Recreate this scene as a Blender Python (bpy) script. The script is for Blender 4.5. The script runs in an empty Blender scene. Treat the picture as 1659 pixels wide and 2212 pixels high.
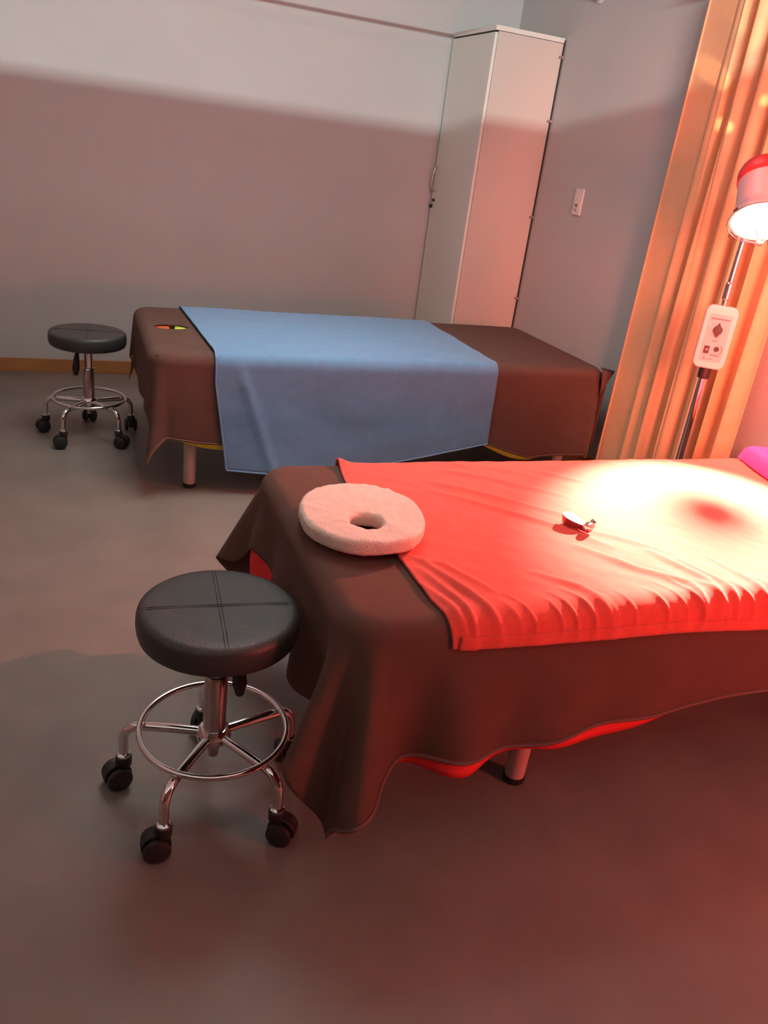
import bpy, bmesh, math, random
from mathutils import Vector, Matrix, noise
random.seed(4)
scn = bpy.context.scene
COL = scn.collection
PI = math.pi

# ------------------------------------------------------------------ camera
F_PX = 1750.0
M = ((0.93488442, -0.33320308, 0.12233903),      # image right
     (-0.03132165, -0.4207599, -0.90663116),     # image down
     (0.35356765, 0.84376348, -0.40379835))      # forward
cam_d = bpy.data.cameras.new('camera')
cam = bpy.data.objects.new('camera', cam_d); COL.objects.link(cam)
r, d, f = (Vector(v) for v in M)
mw = Matrix(((r.x, -d.x, -f.x, 0), (r.y, -d.y, -f.y, 0), (r.z, -d.z, -f.z, 1.45), (0, 0, 0, 1)))
cam.matrix_world = mw
cam_d.sensor_fit = 'HORIZONTAL'; cam_d.sensor_width = 36.0
cam_d.lens = 36.0 * F_PX / 1659.0
cam_d.clip_start = 0.02
scn.camera = cam

# ------------------------------------------------------------------ world, lights, exposure
w = bpy.data.worlds.new('world'); scn.world = w; w.use_nodes = True
w.node_tree.nodes['Background'].inputs[0].default_value = (0.55, 0.62, 0.65, 1)
w.node_tree.nodes['Background'].inputs[1].default_value = 0.02
scn.view_settings.view_transform = 'Standard'; scn.view_settings.look = 'None'
scn.view_settings.exposure = 0.0; scn.view_settings.gamma = 1.0
scn.view_settings.use_curve_mapping = False

def light(name, kind, loc, aim, energy, color, **kw):
    L = bpy.data.lights.new(name, kind); L.energy = energy; L.color = color
    for k, v in kw.items(): setattr(L, k, v)
    o = bpy.data.objects.new(name, L); COL.objects.link(o); o.location = loc
    o.rotation_euler = (Vector(aim) - Vector(loc)).to_track_quat('-Z', 'Y').to_euler()
    return o
# fluorescent tube of the neighbouring cubicle: passes over the partition behind the camera
light('tube_light', 'AREA', (-0.2, -2.6, 2.655), (-0.2, 3.0, 1.9), 300, (0.84, 0.98, 0.97), shape='RECTANGLE', size=2.4, size_y=0.03)
# dim ceiling panel of this cubicle
light('panel_light', 'AREA', (0.9, 3.1, 2.86), (0.9, 3.1, 0), 15, (0.92, 1.0, 0.93), shape='RECTANGLE', size=1.2, size_y=1.2, spread=math.radians(90))
# unseen panel added beyond the partition to brighten the lower back wall
light('wall_fill_light', 'AREA', (-0.2, -2.0, 2.82), (-0.2, -2.0, 0), 215, (1.0, 0.99, 0.92), shape='RECTANGLE', size=2.2, size_y=0.9)
# the heat lamp: the bulb inside its reflector
LC = Vector((2.15, 2.25, 1.39)); AIM = Vector((1.72, 1.66, 0.61))
LAX = (LC - AIM).normalized()
HAX = Vector((0.30, 0.55, 0.78)).normalized()
light('heat_lamp_light', 'SPOT', LC - LAX * 0.02, AIM, 190, (1.0, 0.24, 0.17), spot_size=math.radians(150), spot_blend=0.9, shadow_soft_size=0.018)
# the reflector's concentrated beam
light('reflector_beam', 'SPOT', LC - LAX * 0.02, (1.71, 1.66, 0.61), 3900, (1.0, 0.36, 0.28), spot_size=math.radians(51), spot_blend=1.0, shadow_soft_size=0.012)

# light that leaves the mouth of the lamp sideways
light('lamp_mouth_light', 'POINT', LC - HAX * 0.08, AIM, 5, (1.0, 0.27, 0.19), shadow_soft_size=0.03)
# small spots added above the lamp to put bright patches on the curtain
VP = LC + HAX * 0.30
for aim_, e_, sz_ in (((2.47, 3.01, 1.86), 34, 7), ((2.47, 2.90, 1.70), 26, 5), ((2.47, 2.74, 1.78), 16, 5), ((2.50, 3.02, 2.14), 14, 16)):
    light('curtain_glint_spot', 'SPOT', VP, aim_, e_, (1.0, 0.72, 0.38), spot_size=math.radians(sz_), spot_blend=0.6, shadow_soft_size=0.01)
# unseen red spot added to brighten the curtain, in place of bounced light
light('curtain_fill_spot', 'SPOT', (1.60, 0.55, 1.42), (3.02, 3.0, 1.05), 500, (1.0, 0.24, 0.17), spot_size=math.radians(56), spot_blend=1.0, shadow_soft_size=0.30)
light('red_side_fill', 'AREA', (2.25, -0.15, 0.95), (1.0, 2.0, 0.32), 15, (1.0, 0.12, 0.10), shape='DISK', size=0.4, spread=math.radians(125))  # unseen red fill added for the bed sides and the floor

# ------------------------------------------------------------------ helpers
def mat(name, col, rough=0.7, metal=0.0, var=0.0, vs=8.0, bump=0.0, bs=60.0, spec=0.5, emit=None, es=0.0, sheen=0.0, col2=None, stretch=None, trans=0.0):
    m = bpy.data.materials.new(name); m.use_nodes = True
    nt = m.node_tree; b = nt.nodes['Principled BSDF']
    b.inputs['Base Color'].default_value = (*col, 1); b.inputs['Roughness'].default_value = rough
    b.inputs['Metallic'].default_value = metal; b.inputs['Specular IOR Level'].default_value = spec
    if sheen: b.inputs['Sheen Weight'].default_value = sheen
    if trans: b.inputs['Transmission Weight'].default_value = trans
    if emit: b.inputs['Emission Color'].default_value = (*emit, 1); b.inputs['Emission Strength'].default_value = es
    tc = nt.nodes.new('ShaderNodeTexCoord'); mp = nt.nodes.new('ShaderNodeMapping')
    nt.links.new(tc.outputs['Object'], mp.inputs[0])
    if stretch: mp.inputs['Scale'].default_value = stretch
    if var or col2:
        n = nt.nodes.new('ShaderNodeTexNoise'); n.inputs['Scale'].default_value = vs; n.inputs['Detail'].default_value = 5
        nt.links.new(mp.outputs[0], n.inputs['Vector'])
        rp = nt.nodes.new('ShaderNodeValToRGB'); rp.color_ramp.elements[0].position = 0.3; rp.color_ramp.elements[1].position = 0.7
        c2 = col2 or tuple(min(1, c * (1 + var)) for c in col)
        c1 = col if col2 else tuple(c * (1 - var) for c in col)
        rp.color_ramp.elements[0].color = (*c1, 1); rp.color_ramp.elements[1].color = (*c2, 1)
        nt.links.new(n.outputs[0], rp.inputs[0]); nt.links.new(rp.outputs[0], b.inputs['Base Color'])
    if bump:
        n2 = nt.nodes.new('ShaderNodeTexNoise'); n2.inputs['Scale'].default_value = bs; n2.inputs['Detail'].default_value = 3
        nt.links.new(mp.outputs[0], n2.inputs['Vector'])
        bp = nt.nodes.new('ShaderNodeBump'); bp.inputs['Strength'].default_value = bump; bp.inputs['Distance'].default_value = 0.004
        nt.links.new(n2.outputs[0], bp.inputs['Height']); nt.links.new(bp.outputs[0], b.inputs['Normal'])
    return m

MT = dict(
    wall=mat('wall_paint', (0.52, 0.515, 0.50), 0.85, var=0.02, vs=3, bump=0.08, bs=180),
    ceil=mat('ceiling_paint', (0.75, 0.75, 0.73), 0.9),
    partition=mat('partition_fabric', (0.12, 0.09, 0.08), 0.9),
    floor=mat('vinyl_floor', (0.20, 0.165, 0.145), 0.42, var=0.10, vs=5, bump=0.05, bs=90, spec=0.4),
    base=mat('baseboard_wood', (0.42, 0.19, 0.06), 0.55, var=0.12, vs=6, stretch=(1, 1, 8)),
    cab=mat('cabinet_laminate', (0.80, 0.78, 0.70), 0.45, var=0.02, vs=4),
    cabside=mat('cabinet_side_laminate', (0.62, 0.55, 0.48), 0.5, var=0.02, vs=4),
    dark=mat('dark_gap', (0.03, 0.028, 0.02), 0.7),
    grey=mat('grey_metal', (0.45, 0.44, 0.42), 0.35, metal=0.8),
    black=mat('black_plastic', (0.018, 0.016, 0.016), 0.5),
    white=mat('white_plastic', (0.80, 0.77, 0.74), 0.4),
    boxpink=mat('red_lit_box_plastic', (0.80, 0.56, 0.53), 0.4),  # red lamplight put into the box colour as pink
    swgrey=mat('switch_grey', (0.30, 0.22, 0.20), 0.5),
    brown=mat('brown_cloth', (0.125, 0.064, 0.050), 0.9, var=0.06, vs=14, bump=0.25, bs=500, spec=0.2, sheen=0.0),
    brownhem=mat('brown_hem', (0.17, 0.09, 0.08), 0.9, bump=0.3, bs=500, spec=0.2),
    redliner=mat('red_liner', (0.78, 0.03, 0.03), 0.8, bump=0.2, bs=300),
    yellow=mat('yellow_liner', (0.62, 0.44, 0.03), 0.8, bump=0.2, bs=300),
    lime=mat('lime_liner', (0.60, 0.66, 0.08), 0.8),
    orange=mat('orange_liner', (0.95, 0.16, 0.04), 0.8),
    towel=mat('red_terry', (0.80, 0.09, 0.062), 0.95, var=0.07, vs=30, bump=0.5, bs=420, spec=0.15, sheen=0.3),
    blue=mat('blue_terry', (0.14, 0.30, 0.50), 0.95, var=0.05, vs=24, bump=0.5, bs=420, spec=0.15, sheen=0.3),
    blueh=mat('blue_hem', (0.20, 0.37, 0.56), 0.95, bump=0.4, bs=420, spec=0.15),
    ring=mat('cream_terry', (0.88, 0.66, 0.56), 0.95, var=0.06, vs=40, bump=0.9, bs=260, spec=0.1, sheen=0.3),
    pink=mat('magenta_terry', (0.80, 0.07, 0.30), 0.95, var=0.05, vs=30, bump=0.4, bs=400, spec=0.15),
    mattress=mat('vinyl_mattress', (0.10, 0.05, 0.04), 0.6),
    legm=mat('pale_bed_leg', (0.55, 0.38, 0.33), 0.45, var=0.05, vs=10),
    leather=mat('black_leather', (0.035, 0.036, 0.034), 0.42, bump=0.25, bs=260, spec=0.6),
    stitch=mat('leather_seam', (0.015, 0.013, 0.012), 0.7),
    chrome=mat('chrome', (0.82, 0.80, 0.78), 0.10, metal=1.0),
    steel=mat('brushed_steel', (0.55, 0.50, 0.50), 0.28, metal=1.0),
    curtain=None,
    lamppink=mat('red_lit_enamel', (0.85, 0.45, 0.45), 0.35),  # white enamel, with the red glow on it put into the colour
    lampr=mat('lamp_red_cap', (0.80, 0.03, 0.03), 0.4),
    panel=mat('panel_face', (0.62, 0.42, 0.42), 0.5),
    ink=mat('panel_print', (0.30, 0.13, 0.13), 0.6),
    bulb=mat('bulb_glow', (1, 0.9, 0.85), 0.4, emit=(1.0, 0.82, 0.75), es=14.0),
    tube=mat('tube_glow', (0.9, 0.95, 1), 0.4, emit=(0.85, 0.95, 1.0), es=1.5),
    clip=mat('pink_clip', (0.16, 0.035, 0.045), 0.3),
)
def curtain_mat():
    m = bpy.data.materials.new('orange_curtain'); m.use_nodes = True; nt = m.node_tree
    b = nt.nodes['Principled BSDF']; b.inputs['Roughness'].default_value = 0.55
    b.inputs['Specular IOR Level'].default_value = 0.5
    b.inputs['Subsurface Weight'].default_value = 0.0
    tc = nt.nodes.new('ShaderNodeTexCoord'); n = nt.nodes.new('ShaderNodeTexNoise'); n.inputs['Scale'].default_value = 22
    nt.links.new(tc.outputs['Object'], n.inputs['Vector'])
    rp = nt.nodes.new('ShaderNodeValToRGB'); rp.color_ramp.elements[0].position = 0.35; rp.color_ramp.elements[1].position = 0.6
    rp.color_ramp.elements[0].color = (0.93, 0.50, 0.26, 1); rp.color_ramp.elements[1].color = (0.95, 0.53, 0.29, 1)
    nt.links.new(n.outputs[0], rp.inputs[0]); nt.links.new(rp.outputs[0], b.inputs['Base Color'])
    tr = nt.nodes.new('ShaderNodeBsdfTranslucent'); nt.links.new(rp.outputs[0], tr.inputs[0])
    mx = nt.nodes.new('ShaderNodeMixShader'); mx.inputs[0].default_value = 0.12
    nt.links.new(b.outputs[0], mx.inputs[1]); nt.links.new(tr.outputs[0], mx.inputs[2])
    nt.links.new(mx.outputs[0], nt.nodes['Material Output'].inputs[0]); return m
MT['curtain'] = curtain_mat()

def link(name, bm, m, parent=None, smooth=30, solid=0, bevel=0, sub=0):
    me = bpy.data.meshes.new(name); bmesh.ops.recalc_face_normals(bm, faces=bm.faces) if not solid else None
    bm.to_mesh(me); bm.free(); me.materials.append(MT[m])
    if smooth:
        me.polygons.foreach_set('use_smooth', [True] * len(me.polygons))
        me.set_sharp_from_angle(angle=math.radians(smooth))
    o = bpy.data.objects.new(name, me); COL.objects.link(o)
    if parent: o.parent = parent
    if bevel:
        b = o.modifiers.new('bevel', 'BEVEL'); b.width = bevel; b.segments = 3; b.limit_method = 'ANGLE'
    if solid:
        s = o.modifiers.new('solid', 'SOLIDIFY'); s.thickness = solid; s.offset = -1
    if sub:
        s = o.modifiers.new('sub', 'SUBSURF'); s.levels = sub; s.render_levels = sub
    return o
def tag(o, label, cat, group=None):
    o['label'] = label; o['category'] = cat
    if group: o['group'] = group
    return o
def thing(name, label, cat, loc=(0, 0, 0), rz=0, group=None):
    o = bpy.data.objects.new(name, None); COL.objects.link(o); o.location = loc; o.rotation_euler = (0, 0, rz)
    o.empty_display_size = 0.1
    return tag(o, label, cat, group)
def struct(o): o['kind'] = 'structure'; return o

def box(bm, x0, x1, y0, y1, z0, z1, mtx=None):
    vs = [bm.verts.new((x, y, z)) for z in (z0, z1) for y in (y0, y1) for x in (x0, x1)]
    for f in ((0, 2, 3, 1), (4, 5, 7, 6), (0, 1, 5, 4), (2, 6, 7, 3), (0, 4, 6, 2), (1, 3, 7, 5)):
        bm.faces.new([vs[i] for i in f])
    if mtx: bmesh.ops.transform(bm, matrix=mtx, verts=vs)
    return bm
def B(*a, **k): return box(bmesh.new(), *a, **k)
def frame(axis):
    z = Vector(axis).normalized(); t = Vector((0, 0, 1)) if abs(z.z) < 0.9 else Vector((1, 0, 0))
    x = t.cross(z).normalized(); return x, z.cross(x), z
def lathe(bm, prof, org=(0, 0, 0), axis=(0, 0, 1), n=40, cap=True):
    x, y, z = frame(axis); org = Vector(org); rings = []
    for rr, h in prof:
        if rr < 1e-6: rings.append([bm.verts.new(org + z * h)])
        else: rings.append([bm.verts.new(org + z * h + (x * math.cos(2 * PI * i / n) + y * math.sin(2 * PI * i / n)) * rr) for i in range(n)])
    for a, b in zip(rings, rings[1:]):
        for i in range(n):
            j = (i + 1) % n
            q = ([a[0]] if len(a) == 1 else [a[i], a[j]]) + ([b[0]] if len(b) == 1 else [b[j], b[i]])
            if len(q) > 2: bm.faces.new(q)
    if cap:
        for g in (rings[0], rings[-1]):
            if len(g) > 2: bm.faces.new(g)
    return bm
def L(prof, org=(0, 0, 0), axis=(0, 0, 1), n=40, cap=True): return lathe(bmesh.new(), prof, org, axis, n, cap)
def tube(bm, pts, rad, n=14, closed=False):
    pts = [Vector(p) for p in pts]; N = len(pts); rings = []
    up = Vector((0, 0, 1)); prev = None
    for i, p in enumerate(pts):
        a = pts[i - 1] if (i > 0 or closed) else p; b = pts[(i + 1) % N] if (i < N - 1 or closed) else p
        t = (b - a).normalized()
        if prev is None:
            ref = up if abs(t.z) < 0.9 else Vector((1, 0, 0)); nx = ref.cross(t).normalized()
        else: nx = (prev - t * prev.dot(t)).normalized()
        prev = nx; ny = t.cross(nx); rr = rad[i] if isinstance(rad, (list, tuple)) else rad
        rings.append([bm.verts.new(p + (nx * math.cos(2 * PI * k / n) + ny * math.sin(2 * PI * k / n)) * rr) for k in range(n)])
    for i in range(N if closed else N - 1):
        a, b = rings[i], rings[(i + 1) % N]
        for k in range(n): bm.faces.new((a[k], a[(k + 1) % n], b[(k + 1) % n], b[k]))
    if not closed: bm.faces.new(rings[0]); bm.faces.new(rings[-1])
    return bm
def T(pts, rad, n=14, closed=False): return tube(bmesh.new(), pts, rad, n, closed)

# ------------------------------------------------------------------ the room
XR, YB, XL, YF, ZC = 2.62, 5.15, -2.3, -4.2, 2.9
struct(link('floor', B(XL, XR, YF, YB, -0.1, 0), 'floor', smooth=0))
struct(link('ceiling', B(XL, XR, YF, YB, ZC, ZC + 0.1), 'ceil', smooth=0))
struct(link('wall_back', B(XL - .1, XR + .1, YB, YB + 0.1, 0, ZC), 'wall', smooth=0))
struct(link('wall_right', B(XR, XR + 0.1, YF, YB, 0, ZC), 'wall', smooth=0))
struct(link('wall_left', B(XL - 0.1, XL, YF, YB, 0, ZC), 'wall', smooth=0))
struct(link('wall_front', B(XL - .1, XR + .1, YF - 0.1, YF, 0, ZC), 'wall', smooth=0))
struct(link('wall_inner', B(XL, XR, -0.66, -0.60, 0, 2.384), 'partition', smooth=0))
struct(link('baseboard_back', B(XL, XR, YB - 0.012, YB, 0, 0.078), 'base', smooth=0, bevel=0.002))
struct(link('baseboard_right', B(XR - 0.012, XR, -0.6, YB - 0.012, 0, 0.078), 'base', smooth=0, bevel=0.002))

# tube light fitting of the neighbouring cubicle (behind the camera)
t = thing('tube_fitting', 'long white fluorescent tube fitting hanging beyond the partition behind the camera', 'light', (-0.2, -2.6, 2.69))
link('fitting_body', B(-1.25, 1.25, -0.04, 0.0, 0.0, 0.035), 'white', t)
link('tube', T([(-1.2, -0.035, -0.012), (1.2, -0.035, -0.012)], 0.011), 'tube', t)
for sx in (-1.0, 1.0): link('hanger_rod', T([(sx, -0.02, 0.035), (sx, -0.02, ZC - 2.69)], 0.004, 8), 'grey', t)
t = thing('ceiling_panel', 'square white ceiling light panel above the massage beds', 'light', (0.9, 3.1, ZC))
link('panel_frame', B(-0.64, 0.64, -0.64, 0.64, -0.02, 0), 'white', t, bevel=0.003)
link('diffuser', B(-0.6, 0.6, -0.6, 0.6, -0.026, -0.02), 'tube', t)

t = thing('wall_fill_panel', 'long white fill light panel added unseen beyond the partition behind the camera', 'light', (-0.2, -2.0, ZC))
link('panel_frame', B(-1.14, 1.14, -0.49, 0.49, -0.05, 0), 'white', t, bevel=0.003)
link('diffuser', B(-1.1, 1.1, -0.45, 0.45, -0.06, -0.05), 'tube', t)

# ------------------------------------------------------------------ draped cloths
def drape_fn(bed, re=0.035, R=0.06, flare=0.05, amp=0.10, freq=9.0, phase=0.0, corner_amp=0.28, lobes=5.0, cphase=0.6, edge_amp=None):
    x0, x1, y0, y1, zt = bed
    ri = R + 0.0
    def Fn(u, v, off=0.0):
        ax0, ax1, ay0, ay1 = x0 + R, x1 - R, y0 + R, y1 - R
        qx = min(max(u, ax0), ax1); qy = min(max(v, ay0), ay1)
        dx, dy = u - qx, v - qy; D = math.hypot(dx, dy)
        if D <= R - re: return Vector((u, v, zt + off))
        nx, ny = dx / D, dy / D
        s = D - (R - re)
        corner = abs(dx) > 1e-9 and abs(dy) > 1e-9
        ang = math.atan2(abs(dy), abs(dx))            # 0..pi/2
        cf = math.sin(2 * ang) if corner else 0.0
        if s < re * PI / 2:
            a = s / re; out = R - re + (re + off) * math.sin(a); z = zt + off * math.cos(a) - re * (1 - math.cos(a))
            return Vector((qx + nx * out, qy + ny * out, z))
        Lh = s - re * PI / 2
        # perimeter coordinate
        if corner:
            wv = cf * corner_amp * (0.55 + 0.45 * math.sin(lobes * ang * 2 + cphase)) + (1 - cf) * 0.0
        else: wv = 0
        near = 0.0 if corner else (min(qx - ax0, ax1 - qx) if abs(dx) < 1e-9 else min(qy - ay0, ay1 - qy))
        fade = math.exp(-max(0, near) / 0.28)
        sxw = math.sin(freq * 2 * qx + phase); syw = math.sin(freq * 2 * qy + phase)
        tc_ = (math.sin(ang) ** 2) if corner else (1.0 if abs(dx) < 1e-9 else 0.0)
        ww = amp * fade * (sxw * tc_ + syw * (1 - tc_)) * (1 - cf)
        ww += 0.012 * math.sin(7 * (u + v) + phase)
        grow = min(1, Lh / 0.12)
        o2 = R + (flare + wv + ww * grow) * Lh + off
        z = zt - re - Lh * math.sqrt(max(0.2, 1 - (wv + flare) ** 2))
        return Vector((qx + nx * o2, qy + ny * o2, z))
    return Fn
def grid_from(fn, U, V, off=0.0, hole=None):
    bm = bmesh.new(); g = []
    for i, a in enumerate(U):
        row = []
        for j, b in enumerate(V):
            o = off(a, b) if callable(off) else off
            row.append(bm.verts.new(fn(a, b, o)))
        g.append(row)
    for i in range(len(U) - 1):
        for j in range(len(V) - 1):
            bm.faces.new((g[i][j], g[i + 1][j], g[i + 1][j + 1], g[i][j + 1]))
    return bm
def lin(a, b, n): return [a + (b - a) * i / (n - 1) for i in range(n)]
def cloth(name, base, U, vlo, vhi, nv, off, m, parent, solid=0.003, hole=None, ulo=None):
    """grid over u in U, v from vlo(u) to vhi(u); optional ulo(v) shift of the first edge"""
    bm = bmesh.new(); g = []
    u0, u1 = U[0], U[-1]
    for a in U:
        row = []
        for k in range(nv):
            tt = k / (nv - 1); b = vlo(a) + (vhi(a) - vlo(a)) * tt
            aa = a
            if ulo: aa = a + (ulo(b) - u0) * (u1 - a) / (u1 - u0)
            o = off(aa, b) if callable(off) else off
            v = bm.verts.new(base(aa, b, o)); row.append((v, aa, b))
        g.append(row)
    for i in range(len(U) - 1):
        for j in range(nv - 1):
            q = (g[i][j], g[i + 1][j], g[i + 1][j + 1], g[i][j + 1])
            if hole:
                hx, hy, ha, hb = hole
                if sum(((c[1] - hx) / ha) ** 2 + ((c[2] - hy) / hb) ** 2 < 1 for c in q) >= 2: continue
            bm.faces.new([c[0] for c in q])
    if hole:
        hx, hy, ha, hb = hole
        for row in g:
            for v, a, b in row:
                if v.link_faces and len(v.link_faces) < 4:
                    ex, ey = (a - hx) / ha, (b - hy) / hb; dd = math.hypot(ex, ey)
                    if 0.3 < dd < 2.2: v.co.x = hx + ex / dd * ha; v.co.y = hy + ey / dd * hb; v.co.z -= 0.003
        bmesh.ops.delete(bm, geom=[v for v in bm.verts if not v.link_faces], context='VERTS')
    return link(name, bm, m, parent, smooth=60, solid=solid)

def bed(label, x0, x1, y0, y1, zt, legs, hole=None):
    t = thing('massage_bed', label, 'massage bed', (0, 0, 0))
    bm = B(x0 + .03, x1 - .03, y0 + .03, y1 - .03, zt - 0.09, zt - 0.012)
    mt = link('mattress', bm, 'mattress', t, bevel=0.0 if hole else 0.02)
    if hole:
        cut = link('cutter', L([(0.5, -0.2), (0.5, 0.2)], n=32), 'dark'); cut.scale = (hole[2] * 2.3, hole[3] * 2.6, 1); cut.location = (hole[0], hole[1], zt)
        bo = mt.modifiers.new('b', 'BOOLEAN'); bo.object = cut; bo.operation = 'DIFFERENCE'; bo.solver = 'EXACT'
        bpy.context.view_layer.update()
        ev = mt.evaluated_get(bpy.context.evaluated_depsgraph_get()); nm = bpy.data.meshes.new_from_object(ev)
        mt.modifiers.clear(); mt.data = nm; bpy.data.objects.remove(cut, do_unlink=True)
    link('bed_frame', B(x0 + .06, x1 - .06, y0 + .09, y1 - .09, zt - 0.16, zt - 0.09), 'mattress', t)
    for lx, ly in legs:
        lg = link('leg', L([(0.0, 0.018), (0.026, 0.018), (0.030, zt - 0.16), (0, zt - 0.16)], (lx, ly, 0), n=28), 'legm', t)
        link('foot_cap', L([(0.024, 0), (0.029, 0.004), (0.029, 0.02), (0.0, 0.02)], (lx, ly, 0), n=28), 'black', lg)
    return t

# ---- far bed (with the blue towel)
B1 = (0.285, 2.47, 3.29, 4.25, 0.607)
HOLE = (0.425, 3.80, 0.074, 0.045)
fb = bed('massage bed against the back of the room under brown cloth and blue towel', *B1, [(0.465, 3.36), (0.465, 4.16), (2.33, 3.36), (2.33, 4.16)], HOLE)
f1 = drape_fn(B1, re=0.045, R=0.085, flare=0.06, amp=0.05, freq=8, phase=1.0, corner_amp=0.20, lobes=3, cphase=1.2)
def vlo1(u): return B1[2] - 0.36 - 0.012 * math.sin(9 * u + 1.4) + 0.03 * max(0, 1 - max(0, u - .2) / .3) - 0.06 * max(0, min(1, (u - 1.8) / .3))
bc = thing('bed_cloth', 'brown bed cloth with a face hole and yellow liner on the far bed', 'bed cloth')
U1 = lin(B1[0] - 0.215, B1[1] + 0.02, 200)
cloth('cloth', f1, U1, vlo1, lambda u: B1[3] + 0.27, 110, 0.0, 'brown', bc, hole=HOLE)
ul = lin(B1[0] - 0.222, B1[1] + 0.035, 130)
ln = cloth('liner', f1, ul, lambda u: vlo1(u) - 0.004 - 0.02 * max(0, math.sin(9 * u + 2.6)), lambda u: B1[3] + 0.2, 70, -0.007, 'yellow', bc, hole=(HOLE[0], HOLE[1], .085, .055), solid=0.002)
bm = bmesh.new(); tube(bm, [f1(a, vlo1(a) + 0.006, 0.002) for a in lin(B1[0] - 0.21, B1[1], 160)], 0.0035, 6)
link('hem', bm, 'brownhem', bc)
# the coloured linings that show inside the face hole: orange towards the head end, lime at the other end
def crescent(x_in, x_out, z, a0, a1):
    bm = bmesh.new(); A = []; Bv = []
    for i in range(17):
        an = math.radians(a0 + (a1 - a0) * i / 16)
        A.append(bm.verts.new((HOLE[0] + 0.082 * math.cos(an), HOLE[1] + 0.052 * math.sin(an), z)))
        Bv.append(bm.verts.new((HOLE[0] + 0.082 * math.cos(an) * x_in, HOLE[1] + 0.052 * math.sin(an) * x_out, z - 0.02)))
    for i in range(16): bm.faces.new((A[i], A[i + 1], Bv[i + 1], Bv[i]))
    return bm
link('orange_lining', crescent(-0.25, 0.5, B1[4] - 0.008, 95, 268), 'orange', bc, solid=0.002)
link('lime_lining', crescent(0.55, 0.35, B1[4] - 0.006, -88, 72), 'lime', bc, solid=0.002)
# foot end: a stiff corner of the cloth stands out towards the wall
bm = bmesh.new()
P = [(2.425, 3.275, .597), (2.47, 3.36, .60), (2.578, 3.39, .577), (2.47, 3.33, .50), (2.44, 3.30, .42), (2.43, 3.268, .50), (2.53, 3.40, .585)]
vs = [bm.verts.new(p) for p in P]
for fc in ((0, 1, 6, 2), (0, 2, 5), (5, 2, 3), (5, 3, 4)): bm.faces.new([vs[i] for i in fc])
link('corner_fold', bm, 'brown', bc, solid=0.003)
link('side_panel', grid_from(lambda u, v, o: Vector((2.475 + 0.012 * math.sin(8 * u), u, v)), lin(3.31, 4.2, 24), lin(0.2, 0.575, 12)), 'brown', bc, solid=0.003, smooth=60)

# blue towel across the far bed
tb = thing('blue_towel', 'light blue terry towel laid across the far bed and hanging down its side', 'towel')
def offb(u, v):
    h = 0.011 + 0.003 * noise.noise(Vector((u * 5, v * 9, 0.3)))
    if v > B1[2]: h += 0.004 * max(0, noise.noise(Vector((u * 3 + v * 2, v * 14, 2.3))))
    else: h += 0.010 * math.exp(-((u - 0.64 - (B1[2] - v) * 0.35) / 0.025) ** 2) * min(1, (B1[2] - v) / .1)
    return h
def vlob(u):
    s = (u - .52) / 1.33
    return B1[2] - 0.470 - 0.022 * math.sin(PI * min(1, s * 1.2)) + 0.115 * max(0, (s - .35) / .65) ** 1.4
ub = lin(0.545, 1.855, 130)
U0B = lambda v: 0.515 + 0.035 * min(1, max(0, (4.25 - v) / 0.9)) + 0.06 * max(0, 3.2 - v) / .4
cloth('towel_body', f1, ub, vlob, lambda u: B1[3] + 0.06, 120, offb, 'blue', tb, solid=0.005, ulo=U0B)
bm = bmesh.new(); vv = lin(vlob(.545), B1[3] + .05, 60)
tube(bm, [f1(U0B(v), v, offb(U0B(v), v) + 0.002) for v in vv], 0.0045, 8)
link('side_hem', bm, 'blueh', tb)
bm = bmesh.new(); tube(bm, [f1(u, vlob(u), offb(u, vlob(u)) - .002) for u in lin(0.61, 1.855, 80)], 0.0045, 8)
link('end_hem', bm, 'blueh', tb)

# ---- near bed (with the red towel)
B2 = (0.475, 2.585, 1.235, 2.12, 0.607)
nb = bed('massage bed nearest the camera under dark brown cloth and red towel', *B2, [(1.045, 1.385), (1.045, 1.98), (2.3, 1.385), (2.3, 1.98)])
f2 = drape_fn(B2, re=0.045, R=0.10, flare=0.05, amp=0.16, freq=13, phase=0.2, corner_amp=0.50, lobes=3.2, cphase=-0.9)
def vlo2(u):
    s = (u - 0.48)
    if u < 0.52: return B2[2] - 0.365 - 0.018 * math.sin(15 * 0.52 + .3) + 0.004 + 0.05 * (0.52 - u)
    return B2[2] - 0.365 - 0.018 * math.sin(15 * u + 0.3) * math.exp(-max(0, s) / .6) + 0.095 * min(1, max(0, s) / 1.0)
bc2 = thing('bed_cloth', 'dark brown bed cloth with red liner draped over the near bed', 'bed cloth')
U2 = lin(B2[0] - 0.285, B2[1], 230)
cloth('cloth', f2, U2, vlo2, lambda u: B2[3] + 0.225, 130, 0.0, 'brown', bc2, ulo=lambda v: B2[0] - 0.285 + 0.10 * min(1, max(0, (v - 1.45) / .5)) - 0.08 * max(0, min(1, (v - 1.98) / .12)))
def vliner2(u): return vlo2(max(u, B2[0] - .2)) - 0.006 - 0.060 * max(0, math.sin((u - .56) / .95 * PI)) * (0.55 + 0.45 * math.sin(14 * u + 4.2)) * (1 - .62 * min(1, max(0, (u - .8) / .5))) * (1 if .56 < u < 1.5 else 0)
cloth('liner', f2, lin(B2[0] - 0.245, B2[1], 180), vliner2, lambda u: B2[3] + 0.07, 90, -0.007, 'redliner', bc2, solid=0.002, ulo=lambda v: B2[0] - 0.24 - 0.07 * math.exp(-((v - 1.84) / .12) ** 2) + 0.18 * max(0, min(1, (v - 1.96) / .10)))
bm = bmesh.new(); tube(bm, [f2(a, vlo2(a) + 0.007, 0.0025) for a in lin(B2[0] - 0.27, B2[1], 220)], 0.005, 6)
link('hem', bm, 'brownhem', bc2)

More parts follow.
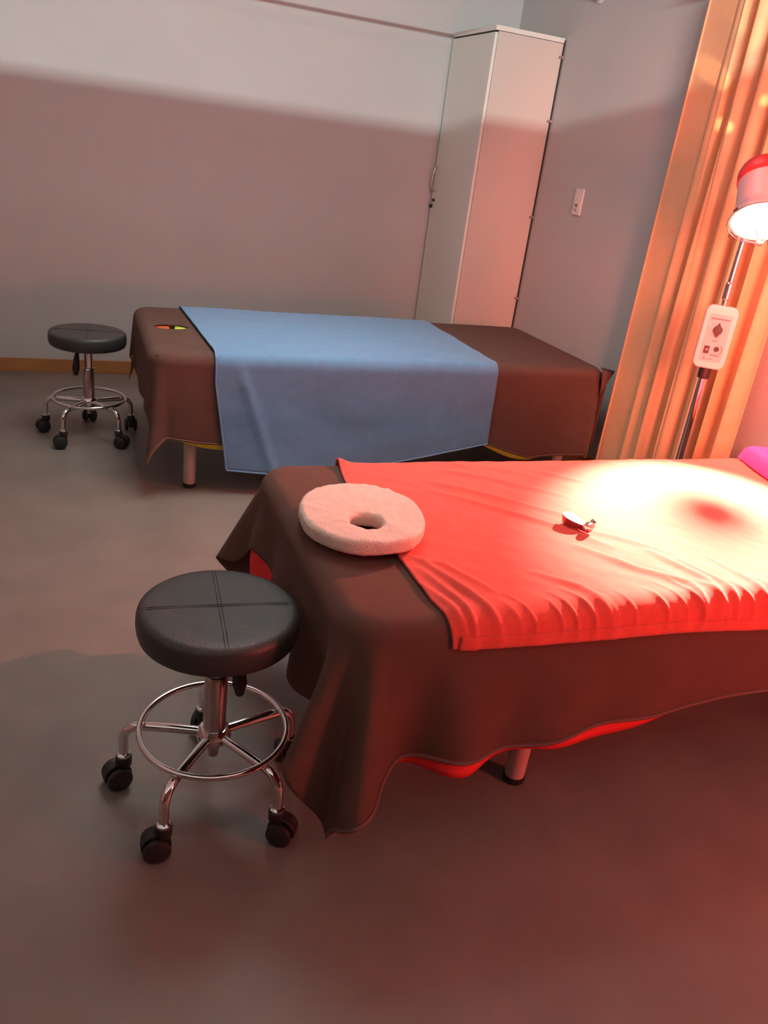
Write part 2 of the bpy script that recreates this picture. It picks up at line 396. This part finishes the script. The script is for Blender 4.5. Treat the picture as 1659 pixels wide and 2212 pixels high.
# red towel with its pulled folds
FOLDS = [([(1.17, 2.044), (1.301, 1.957)], .006, .012), ([(1.0, 2.03), (1.124, 1.95), (1.312, 1.818)], .007, .013), ([(0.95, 1.93), (1.066, 1.832), (1.241, 1.684)], .008, .013),
 ([(0.92, 1.87), (1.033, 1.765), (1.182, 1.614), (1.256, 1.50)], .009, .013), ([(1.172, 1.509), (1.256, 1.383), (1.345, 1.304), (1.345, 1.20)], .012, .014),
 ([(0.982, 1.397), (1.051, 1.318), (1.095, 1.197)], .010, .012), ([(1.35, 1.46), (1.405, 1.315), (1.39, 1.206)], .010, .012), ([(1.404, 1.412), (1.44, 1.293), (1.44, 1.2)], .009, .010),
 ([(0.722, 1.498), (0.773, 1.353), (0.815, 1.208)], .013, .011), ([(0.71, 1.443), (0.745, 1.288), (0.755, 1.18)], .012, .010), ([(0.69, 1.372), (0.715, 1.291), (0.735, 1.20)], .008, .009),
 ([(1.621, 2.088), (1.715, 1.964)], .006, .012), ([(1.302, 2.017), (1.482, 1.881)], .007, .013), ([(1.25, 1.597), (1.40, 1.45)], .006, .012), ([(1.737, 2.044), (1.828, 1.921)], .006, .012),
 ([(0.724, 1.486), (0.775, 1.458), (0.84, 1.33)], .009, .010), ([(1.05, 2.08), (1.12, 2.03)], .005, .010), ([(1.85, 2.08), (1.98, 2.0)], .006, .012), ([(1.5, 1.42), (1.54, 1.2)], .007, .010)]
rr = random.Random(7)
u = 0.86
while u < 2.1:
    ln_ = rr.uniform(0.04, 0.10); FOLDS.append(([(u - ln_ * .5, 1.245 + ln_), (u, 1.235), (u + 0.004, 1.19)], rr.uniform(.003, .008), rr.uniform(.004, .008))); u += rr.uniform(0.03, 0.10)
def seg_d(px, py, a, b):
    ax, ay = a; bx, by = b; vx, vy = bx - ax, by - ay; L2 = vx * vx + vy * vy
    t_ = max(0, min(1, ((px - ax) * vx + (py - ay) * vy) / L2)); qx, qy = ax + vx * t_, ay + vy * t_
    dd = math.hypot(px - qx, py - qy); side = vx * (py - ay) - vy * (px - ax)
    return dd, t_, (1 if side > 0 else -1)
FB = [(min(p[0] for p in F[0]) - .05, max(p[0] for p in F[0]) + .05, min(p[1] for p in F[0]) - .05, max(p[1] for p in F[0]) + .05) for F in FOLDS]
def offr(u, v):
    h = 0.0075 + 0.0035 * noise.noise(Vector((u * 4, v * 4, 0))) + 0.0015 * noise.noise(Vector((u * 22 + v * 12, v * 14 - u * 6, 4)))
    for (pts, A, wd), bb in zip(FOLDS, FB):
        if u < bb[0] or u > bb[1] or v < bb[2] or v > bb[3]: continue
        best = None; n = len(pts) - 1
        for i in range(n):
            dd, t_, sd = seg_d(u, v, pts[i], pts[i + 1])
            if best is None or dd < best[0]: best = (dd, (i + t_) / n, sd)
        dd, tt, sd = best; tp = math.sin(PI * (0.08 + 0.84 * tt)) ** 0.7
        wdd = wd * (1.35 if sd < 0 else 0.75)
        h += 0.75 * A * tp * math.exp(-(dd / wdd) ** 2)
    e = u - U0R(v)
    if v > 1.95: h += 0.014 * math.exp(-(e / .030) ** 2) * math.exp(-((v - 2.10) / .045) ** 2)
    return h
def U0R(v): return 0.683 + 0.03 * max(0, (v - 1.85) / .25) ** 1.5 + 0.022 * max(0, min(1, (1.32 - v) / .12))
rt = thing('red_towel', 'red terry towel spread over the near bed under the heat lamp', 'towel')
def vlor(u): return B2[2] - 0.036 - 0.038 * min(1, max(0, (u - .7) / .9)) + 0.006 * math.sin(6 * u)
f2t = drape_fn(B2, re=0.045, R=0.10, flare=0.10, amp=0.0, corner_amp=0.0)
ur = lin(0.68, 2.38, 400)
cloth('towel_body', f2t, ur, vlor, lambda u: B2[3] + 0.03, 230, offr, 'towel', rt, solid=0.005, ulo=U0R)
def border(u, t_): v = vlor(u) + 0.028 * t_; return f2t(u, v, offr(u, v) + 0.003)
link('woven_border', grid_from(lambda a, b, o: border(a, b), lin(0.718, 2.38, 220), lin(0, 1, 5)), 'towel', rt, solid=0.002, smooth=60)

# ---- donut face cushion
cu = bmesh.new(); NA, prof = 96, []
Ro, Ri = 1.0, 0.27
def ringpt(k, a):
    # k: 0..1 round the section; rounded rectangle section
    ca, sa = math.cos(a), math.sin(a)
    rad_o = Vector((0.150, 0.172)); rad_i = Vector((0.040, 0.037))
    H2, rc = 0.019, 0.012
    return ca, sa, rad_o, rad_i, H2, rc
sec = []
for c, (sx, sz) in enumerate(((1, 1), (-1, 1), (-1, -1), (1, -1))):
    for i in range(7):
        an = (c * 90 + i * 15) * PI / 180; sec.append((sx, math.cos(an), sz, math.sin(an)))
rings = []
for i in range(NA):
    a = 2 * PI * i / NA; ca, sa, ro, ri_, H2, rc = ringpt(0, a); ring = []
    k = 1 / ((abs(ca) ** 2.2 + abs(sa) ** 2.2) ** (1 / 2.2))
    po = Vector((ro.x * ca, ro.y * sa)) * k; pi_ = Vector((ri_.x * ca, ri_.y * sa - 0.055)); dirv = (po - pi_).normalized()
    for sx, cn, sz, sn in sec:
        base = (po - dirv * rc) if sx > 0 else (pi_ + dirv * rc)
        xy = base + dirv * rc * cn
        z = sz * (H2 - rc) + rc * sn
        p = Vector((xy.x, xy.y, z)); nn = noise.noise(p * 60) * 0.0016 + noise.noise(p * 14) * 0.0025
        ring.append(cu.verts.new(p + Vector((dirv.x * cn, dirv.y * cn, sn)) * nn))
    # intermediate points on top and bottom come from subdivision below
    rings.append(ring)
ns = len(sec)
for i in range(NA):
    a, b = rings[i], rings[(i + 1) % NA]
    for k in range(ns): cu.faces.new((a[k], b[k], b[(k + 1) % ns], a[(k + 1) % ns]))
long_e = [e for e in cu.edges if e.calc_length() > 0.05]
bmesh.ops.subdivide_edges(cu, edges=long_e, cuts=10, use_grid_fill=True)
for v in cu.verts:
    if abs(v.co.z) > 0.012: v.co.z += (noise.noise(v.co * 60) * 0.0014 + noise.noise(v.co * 16) * 0.0018) * (1 if v.co.z > 0 else 0)
face = link('face_cushion', cu, 'ring', smooth=70)
face.location = (0.640, 1.662, 0.607 + 0.036); face.rotation_euler = (math.radians(0), math.radians(-0.6), math.radians(-8))
tag(face, 'cream fluffy ring-shaped face cushion with a small hole on the near bed', 'cushion')

# ---- folded magenta towel at the right edge
bm = bmesh.new()
nx_, ny_ = 30, 34
def pk(i, j):
    s, t_ = i / (nx_ - 1), j / (ny_ - 1)
    x = s * 0.30; y = -t_ * 0.42
    e = min(s, 1 - s) * 0.30; e2 = min(t_, 1 - t_) * 0.42; m_ = min(e, e2)
    h = 0.052 * min(1, (1 - (1 - min(1, m_ / 0.03)) ** 2)) ** 0.5 if m_ > 0 else 0
    return Vector((x + 0.006 * math.sin(9 * y), y, h + (0.003 * noise.noise(Vector((x * 12, y * 9, 3))) if h > 0 else 0)))
tv = [[bm.verts.new(pk(i, j)) for j in range(ny_)] for i in range(nx_)]
for i in range(nx_ - 1):
    for j in range(ny_ - 1): bm.faces.new((tv[i][j], tv[i + 1][j], tv[i + 1][j + 1], tv[i][j + 1]))
edge = [e for e in bm.edges if e.is_boundary]; bmesh.ops.edgeloop_fill(bm, edges=edge)
mg = link('folded_towel', bm, 'pink', smooth=60)
mg.location = (2.19, 2.085, 0.6225); mg.rotation_euler = (0, 0, math.radians(-14))
tag(mg, 'folded magenta towel lying on the near bed at the right edge of the photo', 'towel')

# ---- small pink clip with a shiny end on the red towel
t = thing('small_clip', 'tiny pink leaf-shaped clip with a shiny metal end on the red towel', 'clip', (1.222, 1.600, 0.6200), math.radians(-62)); t.scale = (1.35, 1.35, 1.2)
bm = bmesh.new(); n = 20; top = []; bot = []
for i in range(n):
    a = 2 * PI * i / n; x = 0.026 * math.cos(a); y = 0.013 * math.sin(a) * (1.15 - 0.35 * math.cos(a))
    top.append(bm.verts.new((x - .012, y, 0.012 + 0.010 * (1 - math.cos(a)) * .5))); bot.append(bm.verts.new((x * .9 - .012, y * .8, 0.001)))
for i in range(n): j = (i + 1) % n; bm.faces.new((top[i], top[j], bot[j], bot[i]))
bm.faces.new(top); bm.faces.new(bot[::-1])
link('clip_body', bm, 'clip', t, smooth=40)
bm = L([(0, -.012), (0.008, -.010), (0.010, 0), (0.008, .010), (0, .012)], (0.020, 0, 0.012), (0, 1, 0), n=18)
link('metal_barrel', bm, 'chrome', t)
link('metal_bead', L([(0, -.006), (.0045, -.004), (.006, 0), (.0045, .004), (0, .006)], (0.021, 0.014, 0.020), n=16), 'chrome', t)
link('metal_jaw', B(0.005, 0.026, -0.008, 0.006, 0.0, 0.006), 'clip', t, bevel=0.002)

# ------------------------------------------------------------------ stools
def make_stool(label, cx, cy, a0, lever_ang):
    t = thing('rolling_stool', label, 'stool', (cx, cy, 0), 0, None)
    R_, ZT = 0.173, 0.518
    prof = [(0, ZT - .068), (R_ - .012, ZT - .068), (R_ - .003, ZT - .062), (R_, ZT - .052), (R_ + .002, ZT - .035), (R_ + .001, ZT - .018), (R_ - .002, ZT - .008), (R_ - .009, ZT - .002), (R_ - .018, ZT), (R_ - .04, ZT + .001), (R_ * .5, ZT + .002), (0, ZT + .002)]
    seat = link('seat', L(prof, n=72), 'leather', t, smooth=50)
    for s in range(2):
        a = math.radians(-4 + 90 * s)
        for o_ in (-.0035, .0035):
            pts = []
            for k in lin(-1, 1, 29):
                rr_ = (R_ + .0005) * k; ab = abs(rr_)
                if ab < R_ - .04: z = ZT + .0023 - .001 * ab / (R_ - .04)
                elif ab < R_ - .018: z = ZT + .0013 - .001 * (ab - R_ + .04) / .022
                else: z = ZT - .0 - .017 * ((ab - R_ + .018) / .018) ** 2
                pts.append((rr_ * math.cos(a) - o_ * math.sin(a), rr_ * math.sin(a) + o_ * math.cos(a), z))
            link('seam', T(pts, 0.0009, 6), 'stitch', seat)
    link('seat_plate', L([(0, ZT - .082), (.055, ZT - .082), (.075, ZT - .068), (0, ZT - .068)], n=32), 'black', t)
    link('gas_column', L([(.019, .34), (.019, ZT - .08)], n=32), 'chrome', t)
    link('column_sleeve', L([(0, .115), (.012, .115), (.014, .15), (.026, .152), (.026, .335), (.023, .341), (.019, .343), (0, .343)], n=36), 'steel', t)
    link('hub', L([(.026, .160), (.038, .163), (.040, .175), (.038, .187), (.031, .196), (.026, .197)], n=36), 'chrome', t)
    link('foot_ring', T([(.167 * math.cos(2 * PI * i / 72), .167 * math.sin(2 * PI * i / 72), .193) for i in range(72)], .0072, 14, True), 'chrome', t)
    for k in range(5):
        a = math.radians(a0 + 72 * k); ca, sa = math.cos(a), math.sin(a)
        pts = [(.030, .177), (.10, .177), (.164, .175)] + [(.164 + .045 * math.sin(b), .130 + .045 * math.cos(b)) for b in [math.radians(x) for x in (15, 30, 45, 60, 75, 90)]] + [(.209, .10), (.209, .070)]
        link('leg', T([(x * ca, x * sa, z) for x, z in pts], .0115, 14), 'chrome', t)
        # caster
        ca_ = a + math.radians((35, -50, 20, 70, -30)[k]); hx, hy = .209 * ca, .209 * sa
        c = bpy.data.objects.new('caster', None); COL.objects.link(c); c.parent = t; c.location = (hx, hy, 0); c.rotation_euler = (0, 0, ca_); c.scale = (1.13, 1.13, 1.13)
        bm = bmesh.new(); tube(bm, [(0, 0, .074), (0, 0, .050)], .0165, 16)
        # hood: half drum over the wheels
        n = 14; pr = []
        for i in range(n + 1):
            b = math.radians(-20 + 220 * i / n); pr.append((0.014 + .029 * math.cos(b), .029 + .0295 * math.sin(b)))
        A = [bm.verts.new((x, -.009, z)) for x, z in pr]; Bq = [bm.verts.new((x, .009, z)) for x, z in pr]
        for i in range(n): bm.faces.new((A[i], A[i + 1], Bq[i + 1], Bq[i]))
        bm.faces.new(A[::-1]); bm.faces.new(Bq); bm.faces.new((A[0], Bq[0], Bq[-1], A[-1]))
        hd = link('caster_hood', bm, 'black', c, smooth=40, bevel=0.002)
        for sy in (-1, 1):
            wbm = L([(0, -.0075), (.019, -.0075), (.0255, -.005), (.027, 0), (.0255, .005), (.021, .008), (0, .009)], (0.014, sy * .0185, .027), (0, sy, 0), n=28)
            link('wheel', wbm, 'black', c, smooth=35)
        link('stem_collar', L([(.0125, .072), (.0145, .074), (.0145, .078), (.0118, .080)], n=20), 'chrome', c)
    a = math.radians(lever_ang)
    lv = bmesh.new(); ca, sa = math.cos(a), math.sin(a)
    tube(lv, [(.02 * ca, .02 * sa, ZT - .075), (.045 * ca, .045 * sa, ZT - .085), (.052 * ca, .052 * sa, ZT - .115)], .006, 10)
    tube(lv, [(.052 * ca, .052 * sa, ZT - .100), (.056 * ca, .056 * sa, ZT - .13), (.060 * ca, .060 * sa, ZT - .178), (.062 * ca, .062 * sa, ZT - .208)], [.008, .013, .017, .009], 12)
    link('height_lever', lv, 'black', t)
    return t
make_stool('black round rolling stool with chrome foot ring in the foreground by the near bed', 0.280, 1.505, 160, -42)
make_stool('black round rolling stool against the back wall at the head of the far bed', 0.070, 4.02, 163, 200)

# ------------------------------------------------------------------ tall cabinet in the corner
t = thing('tall_cabinet', 'tall narrow off-white cabinet with a locking door in the corner behind the far bed', 'cabinet', (0, 0, 0))
CX0, CY0, CY1, CZ = 2.182, 4.56, 5.125, 2.14
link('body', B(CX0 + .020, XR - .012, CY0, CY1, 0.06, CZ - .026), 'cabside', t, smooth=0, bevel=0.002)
link('top_board', B(CX0, XR - .008, CY0 - .002, CY1, CZ - .024, CZ), 'cab', t, smooth=0, bevel=0.002)
link('plinth', B(CX0 + .04, XR - .02, CY0 + .02, CY1, 0.0, 0.06), 'dark', t, smooth=0)
link('shadow_gap', B(CX0 + .012, CX0 + .022, CY0 + .006, CY1 - .004, CZ - .034, CZ - .025), 'dark', t, smooth=0)
dr = link('door', B(CX0, CX0 + .018, CY0 + .002, CY1 - .002, 0.07, CZ - .033), 'cab', t, smooth=0, bevel=0.002)
link('handle', T([(CX0, 5.085, 1.40), (CX0 - .018, 5.085, 1.395), (CX0 - .026, 5.088, 1.36), (CX0 - .026, 5.09, 1.30), (CX0 - .018, 5.09, 1.265), (CX0, 5.09, 1.26)], .006, 10), 'grey', dr)
link('lock_plate', B(CX0 - .004, CX0, 5.065, 5.105, 1.198, 1.215), 'black', dr, bevel=.001)
link('lock_barrel', L([(0, 0), (.012, 0), (.012, .012), (.009, .015), (0, .015)], (CX0, 5.10, 1.170), (-1, 0, 0), n=20), 'black', dr)
link('gap_shade_strip', B(XR - .012, XR - .004, CY0 - .003, CY0 + .01, 0.06, CZ - .01), 'dark', t, smooth=0)  # dark strip painted in for the shaded gap at the wall
for z in (2.045, 1.722, 1.198, 0.72):
    bm = B(XR - .030, XR - .004, CY0 - .010, CY0 - .001, z - .006, z + .006); lathe(bm, [(0, 0), (.008, 0), (.008, .005), (0, .006)], (XR - .012, CY0 - .010, z), (0, -1, 0), 14)
    link('wall_bracket', bm, 'swgrey', t, bevel=.001)

# ------------------------------------------------------------------ right wall fittings
t = thing('wall_switch', 'slim white wall switch plate between the cabinet and the curtain', 'switch', (XR, 4.100, 1.328))
link('plate', B(-.012, 0, -.040, .040, -.068, .068), 'white', t, bevel=.004)
link('upper_rocker', B(-.015, -.011, -.022, .022, .012, .046), 'white', t, bevel=.002)
link('lower_rocker', B(-.015, -.011, -.022, .022, -.050, -.004), 'white', t, bevel=.002)
link('switch_slot', B(-.018, -.0145, -.014, .010, -.026, -.010, mtx=Matrix.Rotation(.0, 4, 'X')), 'swgrey', t, bevel=.002)
link('indicator', B(-.0165, -.0145, -.010, .010, -.044, -.038), 'swgrey', t)
t = thing('wall_fitting', 'small rounded white fitting high on the right wall above the switch', 'fitting', (XR, 4.285, 2.325))
link('body', L([(.032, 0), (.032, .012), (.028, .030), (.018, .042), (0, .046)], (0, 0, 0), (-1, 0, 0), n=28), 'white', t)
link('collar', L([(.044, 0), (.044, .006), (.034, .010), (0, .010)], (0, 0, 0), (-1, 0, 0), n=28), 'white', t)

# ------------------------------------------------------------------ curtain and its rail
t = thing('orange_curtain', 'peach orange curtain hanging gathered in folds along the right wall', 'curtain', (0, 0, 0))
def cur(s, z):
    # s 0..1 from the left edge (y = 3.28) to the right end (y = 2.5)
    y = 3.28 - s * 0.85 - 0.03 * (z / 2.2 - .5) * 0
    g = min(1, max(0, (s - 0.20) / 0.12)); fl = 1 - 0.25 * (z / 2.2)
    x = 2.505 + 0.008 * math.sin(s * 9 + 1) * (1 - g) + 0.012 * z / 2.2 + g * fl * (0.036 * math.sin(s * 44 + 0.25 * math.sin(z * 2)) + 0.014 * math.sin(s * 97 + z * 0.8))
    y += g * 0.010 * math.sin(s * 60 + z) + 0.012 * (1 - z / 2.2) * (1 - s) * 0
    if s > .93: x -= 0.015 * (s - .93) / .07
    return Vector((x, y, z))
bm = bmesh.new(); NS, NZ = 220, 40; gg = [[bm.verts.new(cur(i / (NS - 1), 0.03 + 2.19 * k / (NZ - 1))) for k in range(NZ)] for i in range(NS)]
for i in range(NS - 1):
    for k in range(NZ - 1): bm.faces.new((gg[i][k], gg[i + 1][k], gg[i + 1][k + 1], gg[i][k + 1]))
link('curtain_sheet', bm, 'curtain', t, smooth=80, solid=0.0015)
link('edge_hem', T([cur(0.004, z) + Vector((-.002, 0, 0)) for z in lin(.03, 2.2, 20)], .005, 8), 'curtain', t)
for i in range(9):
    s = .04 + i * .115; p = cur(s, 2.215)
    link('ring', T([(2.505 + 0.019 * math.cos(b), p.y, 2.243 + .022 * math.sin(b)) for b in [2 * PI * k / 16 for k in range(16)]], .002, 6, True), 'white', t)
t = thing('curtain_rail', 'pale metal curtain rail hung from the ceiling above the beds', 'rail')
link('rail', T([(-2.2, 3.4, 2.243), (2.05, 3.4, 2.243)], .008, 12), 'white', t)
link('rail', T([(2.505, 3.36, 2.243), (2.505, 2.0, 2.243)], .013, 12), 'white', t)
for x, y in ((-1.6, 3.4), (0.2, 3.4), (1.9, 3.4), (2.505, 2.6), (2.505, 3.3)): link('hanger_rod', T([(x, y, 2.25), (x, y, ZC)], .004, 8), 'white', t)

# ------------------------------------------------------------------ heat lamp on a stand
PX, PY = 2.30, 2.475
t = thing('heat_lamp', 'glowing infrared heat lamp on a chrome stand with a control box by the curtain', 'heat lamp', (PX, PY, 0))
W = lambda v: Vector(v) - Vector((PX, PY, 0))
link('lower_pole', L([(.016, .09), (.016, .865)], n=28), 'chrome', t)
link('pole_collar', L([(.021, .80), (.023, .81), (.023, .855), (0, .856)], n=28), 'black', t)
link('upper_pole', T([(0, 0, .86), (0, 0, 1.20), (.004, .0, 1.36), (.03, .02, 1.48)], .011, 16), 'steel', t)
link('pole_joint', L([(.012, 1.10), (.015, 1.105), (.015, 1.16), (.012, 1.165)], n=24), 'steel', t)
for k in range(5):
    a = math.radians(20 + 72 * k); pts = [(.015 * math.cos(a), .015 * math.sin(a), .10), (.10 * math.cos(a), .10 * math.sin(a), .095), (.20 * math.cos(a), .20 * math.sin(a), .062)]
    lg = link('base_leg', T(pts, [.014, .012, .010], 12), 'black', t)
    link('wheel', L([(0, -.012), (.022, -.012), (.026, -.006), (.026, .006), (.022, .012), (0, .012)], (.20 * math.cos(a), .20 * math.sin(a), .0265), (-math.sin(a), math.cos(a), 0), n=22), 'black', lg)
# control box, facing the camera side
fy = Vector((-0.60, -0.80, 0)).normalized(); sx_ = Vector((-fy.y, fy.x, 0)); sx_ = Vector((0.80, -0.60, 0)); 
bxm = Matrix(((sx_.x, -fy.x, 0, fy.x * .016), (sx_.y, -fy.y, 0, fy.y * .016), (0, 0, 1, .962), (0, 0, 0, 1)))
def rrect(w_, h_, r_, y0, y1, n=8):
    bm = bmesh.new(); P_ = []
    for cxs, czs, a0 in ((1, 1, 0), (-1, 1, 90), (-1, -1, 180), (1, -1, 270)):
        for i in range(n + 1):
            a = math.radians(a0 + 90 * i / n); P_.append((cxs * (w_ - r_) + r_ * math.cos(a), czs * (h_ - r_) + r_ * math.sin(a)))
    A = [bm.verts.new((x, y0, z)) for x, z in P_]; Bq = [bm.verts.new((x, y1, z)) for x, z in P_]
    for i in range(len(P_)): j = (i + 1) % len(P_); bm.faces.new((A[i], A[j], Bq[j], Bq[i]))
    bm.faces.new(A); bm.faces.new(Bq[::-1]); bm.transform(bxm); return bm
def bx(x0, x1, z0, z1, y0, y1): bm = B(x0, x1, y0, y1, z0, z1); bm.transform(bxm); return bm
cb = link('control_box', rrect(.058, .118, .026, -.020, .020), 'boxpink', t, bevel=.005)
link('panel', rrect(.040, .088, .004, -.0215, -.019, 3), 'panel', cb, smooth=0)
link('heading_strip', bx(-.034, .034, .068, .073, -.0222, -.021), 'ink', cb)
bm = L([(0, 0), (.017, 0), (.016, .010), (0, .011)], (0, -.0215, .030), (0, -1, 0), 24)
for s in (1, -1):
    v3 = [bm.verts.new((sx3, yy, zz)) for yy in (-.0215, -.031) for sx3, zz in ((-.010, .030 + s * .012), (.010, .030 + s * .012), (0, .030 + s * .027))]
    bm.faces.new(v3[:3]); bm.faces.new(v3[3:]); 
    for i in range(3): j = (i + 1) % 3; bm.faces.new((v3[i], v3[j], v3[3 + j], v3[3 + i]))
bm.transform(bxm); link('dial', bm, 'black', cb)
for i in range(9):
    a = math.radians(-20 + 27.5 * i); cx_, cz_ = .029 * math.cos(a), .030 + .029 * math.sin(a)
    bm = bx(cx_ - .003, cx_ + .003, cz_ - .0008, cz_ + .0008, -.0222, -.021); link('dial_mark', bm, 'ink', cb)
link('small_print', bx(-.011, .011, -.0125, -.0095, -.0222, -.021), 'ink', cb)
rk = link('rocker_switch', bx(-.030, -.012, -.060, -.032, -.027, -.0215), 'black', cb)
link('rocker_face', bx(-.026, -.016, -.050, -.040, -.0285, -.0265), 'ink', cb)
bm = L([(0, 0), (.0095, 0), (.009, .006), (0, .006)], (.014, -.0215, -.040), (0, -1, 0), 22); bm.transform(bxm); link('socket', bm, 'black', cb)
bm = T([(.018 + .016 * math.cos(math.radians(a)), -.0222, -.042 + .016 * math.sin(math.radians(a))) for a in range(-60, 80, 14)], .0012, 6); bm.transform(bxm); link('socket_arc', bm, 'ink', cb)
link('socket_print', bx(-.004, .030, -.0665, -.0620, -.0222, -.021), 'ink', cb)
link('maker_mark', bx(-.026, -.018, -.083, -.077, -.0222, -.021), 'ink', cb)
link('maker_print', bx(-.012, .012, -.0815, -.0790, -.0222, -.021), 'ink', cb)
# the head
hc = W(LC)
bm = L([(.098, 0), (.104, .002), (.104, .010), (.092, .030), (.088, .060), (.086, .150), (.084, .165), (.080, .165), (.082, .06), (.098, 0.004)], hc, HAX, 56, cap=False)
head = link('lamp_housing', bm, 'lamppink', t, smooth=50)
bm = L([(.087, .150), (.090, .155), (.090, .185), (.082, .205), (.055, .222), (0, .230)], hc, HAX, 56, cap=False)
cap = link('lamp_cap', bm, 'lampr', t, smooth=50)
link('cap_knob', L([(.010, .225), (.010, .240), (.015, .245), (.013, .258), (0, .262)], hc, HAX, 20), 'lampr', cap)
link('bulb', L([(0, -.002), (.05, .004), (.085, .018), (.088, .03), (.05, .075), (.02, .09), (0, .09)], hc + HAX * .018, HAX, 40), 'bulb', t, smooth=60)
hx_, hy_, hz_ = frame(HAX)
gd = bmesh.new()
tube(gd, [hc + (hx_ * math.cos(2 * PI * i / 40) + hy_ * math.sin(2 * PI * i / 40)) * .108 - HAX * .004 for i in range(40)], .0022, 8, True)
link('guard_ring', gd, 'chrome', t)
for k in range(5):
    a = 2 * PI * k / 5 + .4; dv = hx_ * math.cos(a) + hy_ * math.sin(a); link('ring_clip', T([hc + dv * .104 + HAX * .008, hc + dv * .113 - HAX * .002, hc + dv * .117 - HAX * .008], .0035, 8), 'black', t)
lx, ly, lz = frame(LAX); lo = W(LC) - LAX * .088
link('beam_blocker', L([(0, 0), (.013, 0), (.013, .003), (0, .003)], lo, LAX, 24), 'grey', t)  # disc added to cast the dark spot in the middle of the beam
sh = bmesh.new()
for k in range(3):
    a = 2 * PI * k / 3 + .9; dv = hx_ * math.cos(a) + hy_ * math.sin(a); tube(sh, [lo, hc + dv * .106 - HAX * .004], .0011, 6)
link('blocker_wires', sh, 'chrome', t)
link('head_arm', T([hc + HAX * .21, hc + HAX * .21 + Vector((.05, .02, -.03)), Vector((.03, .02, 1.48))], .008, 12), 'steel', t)
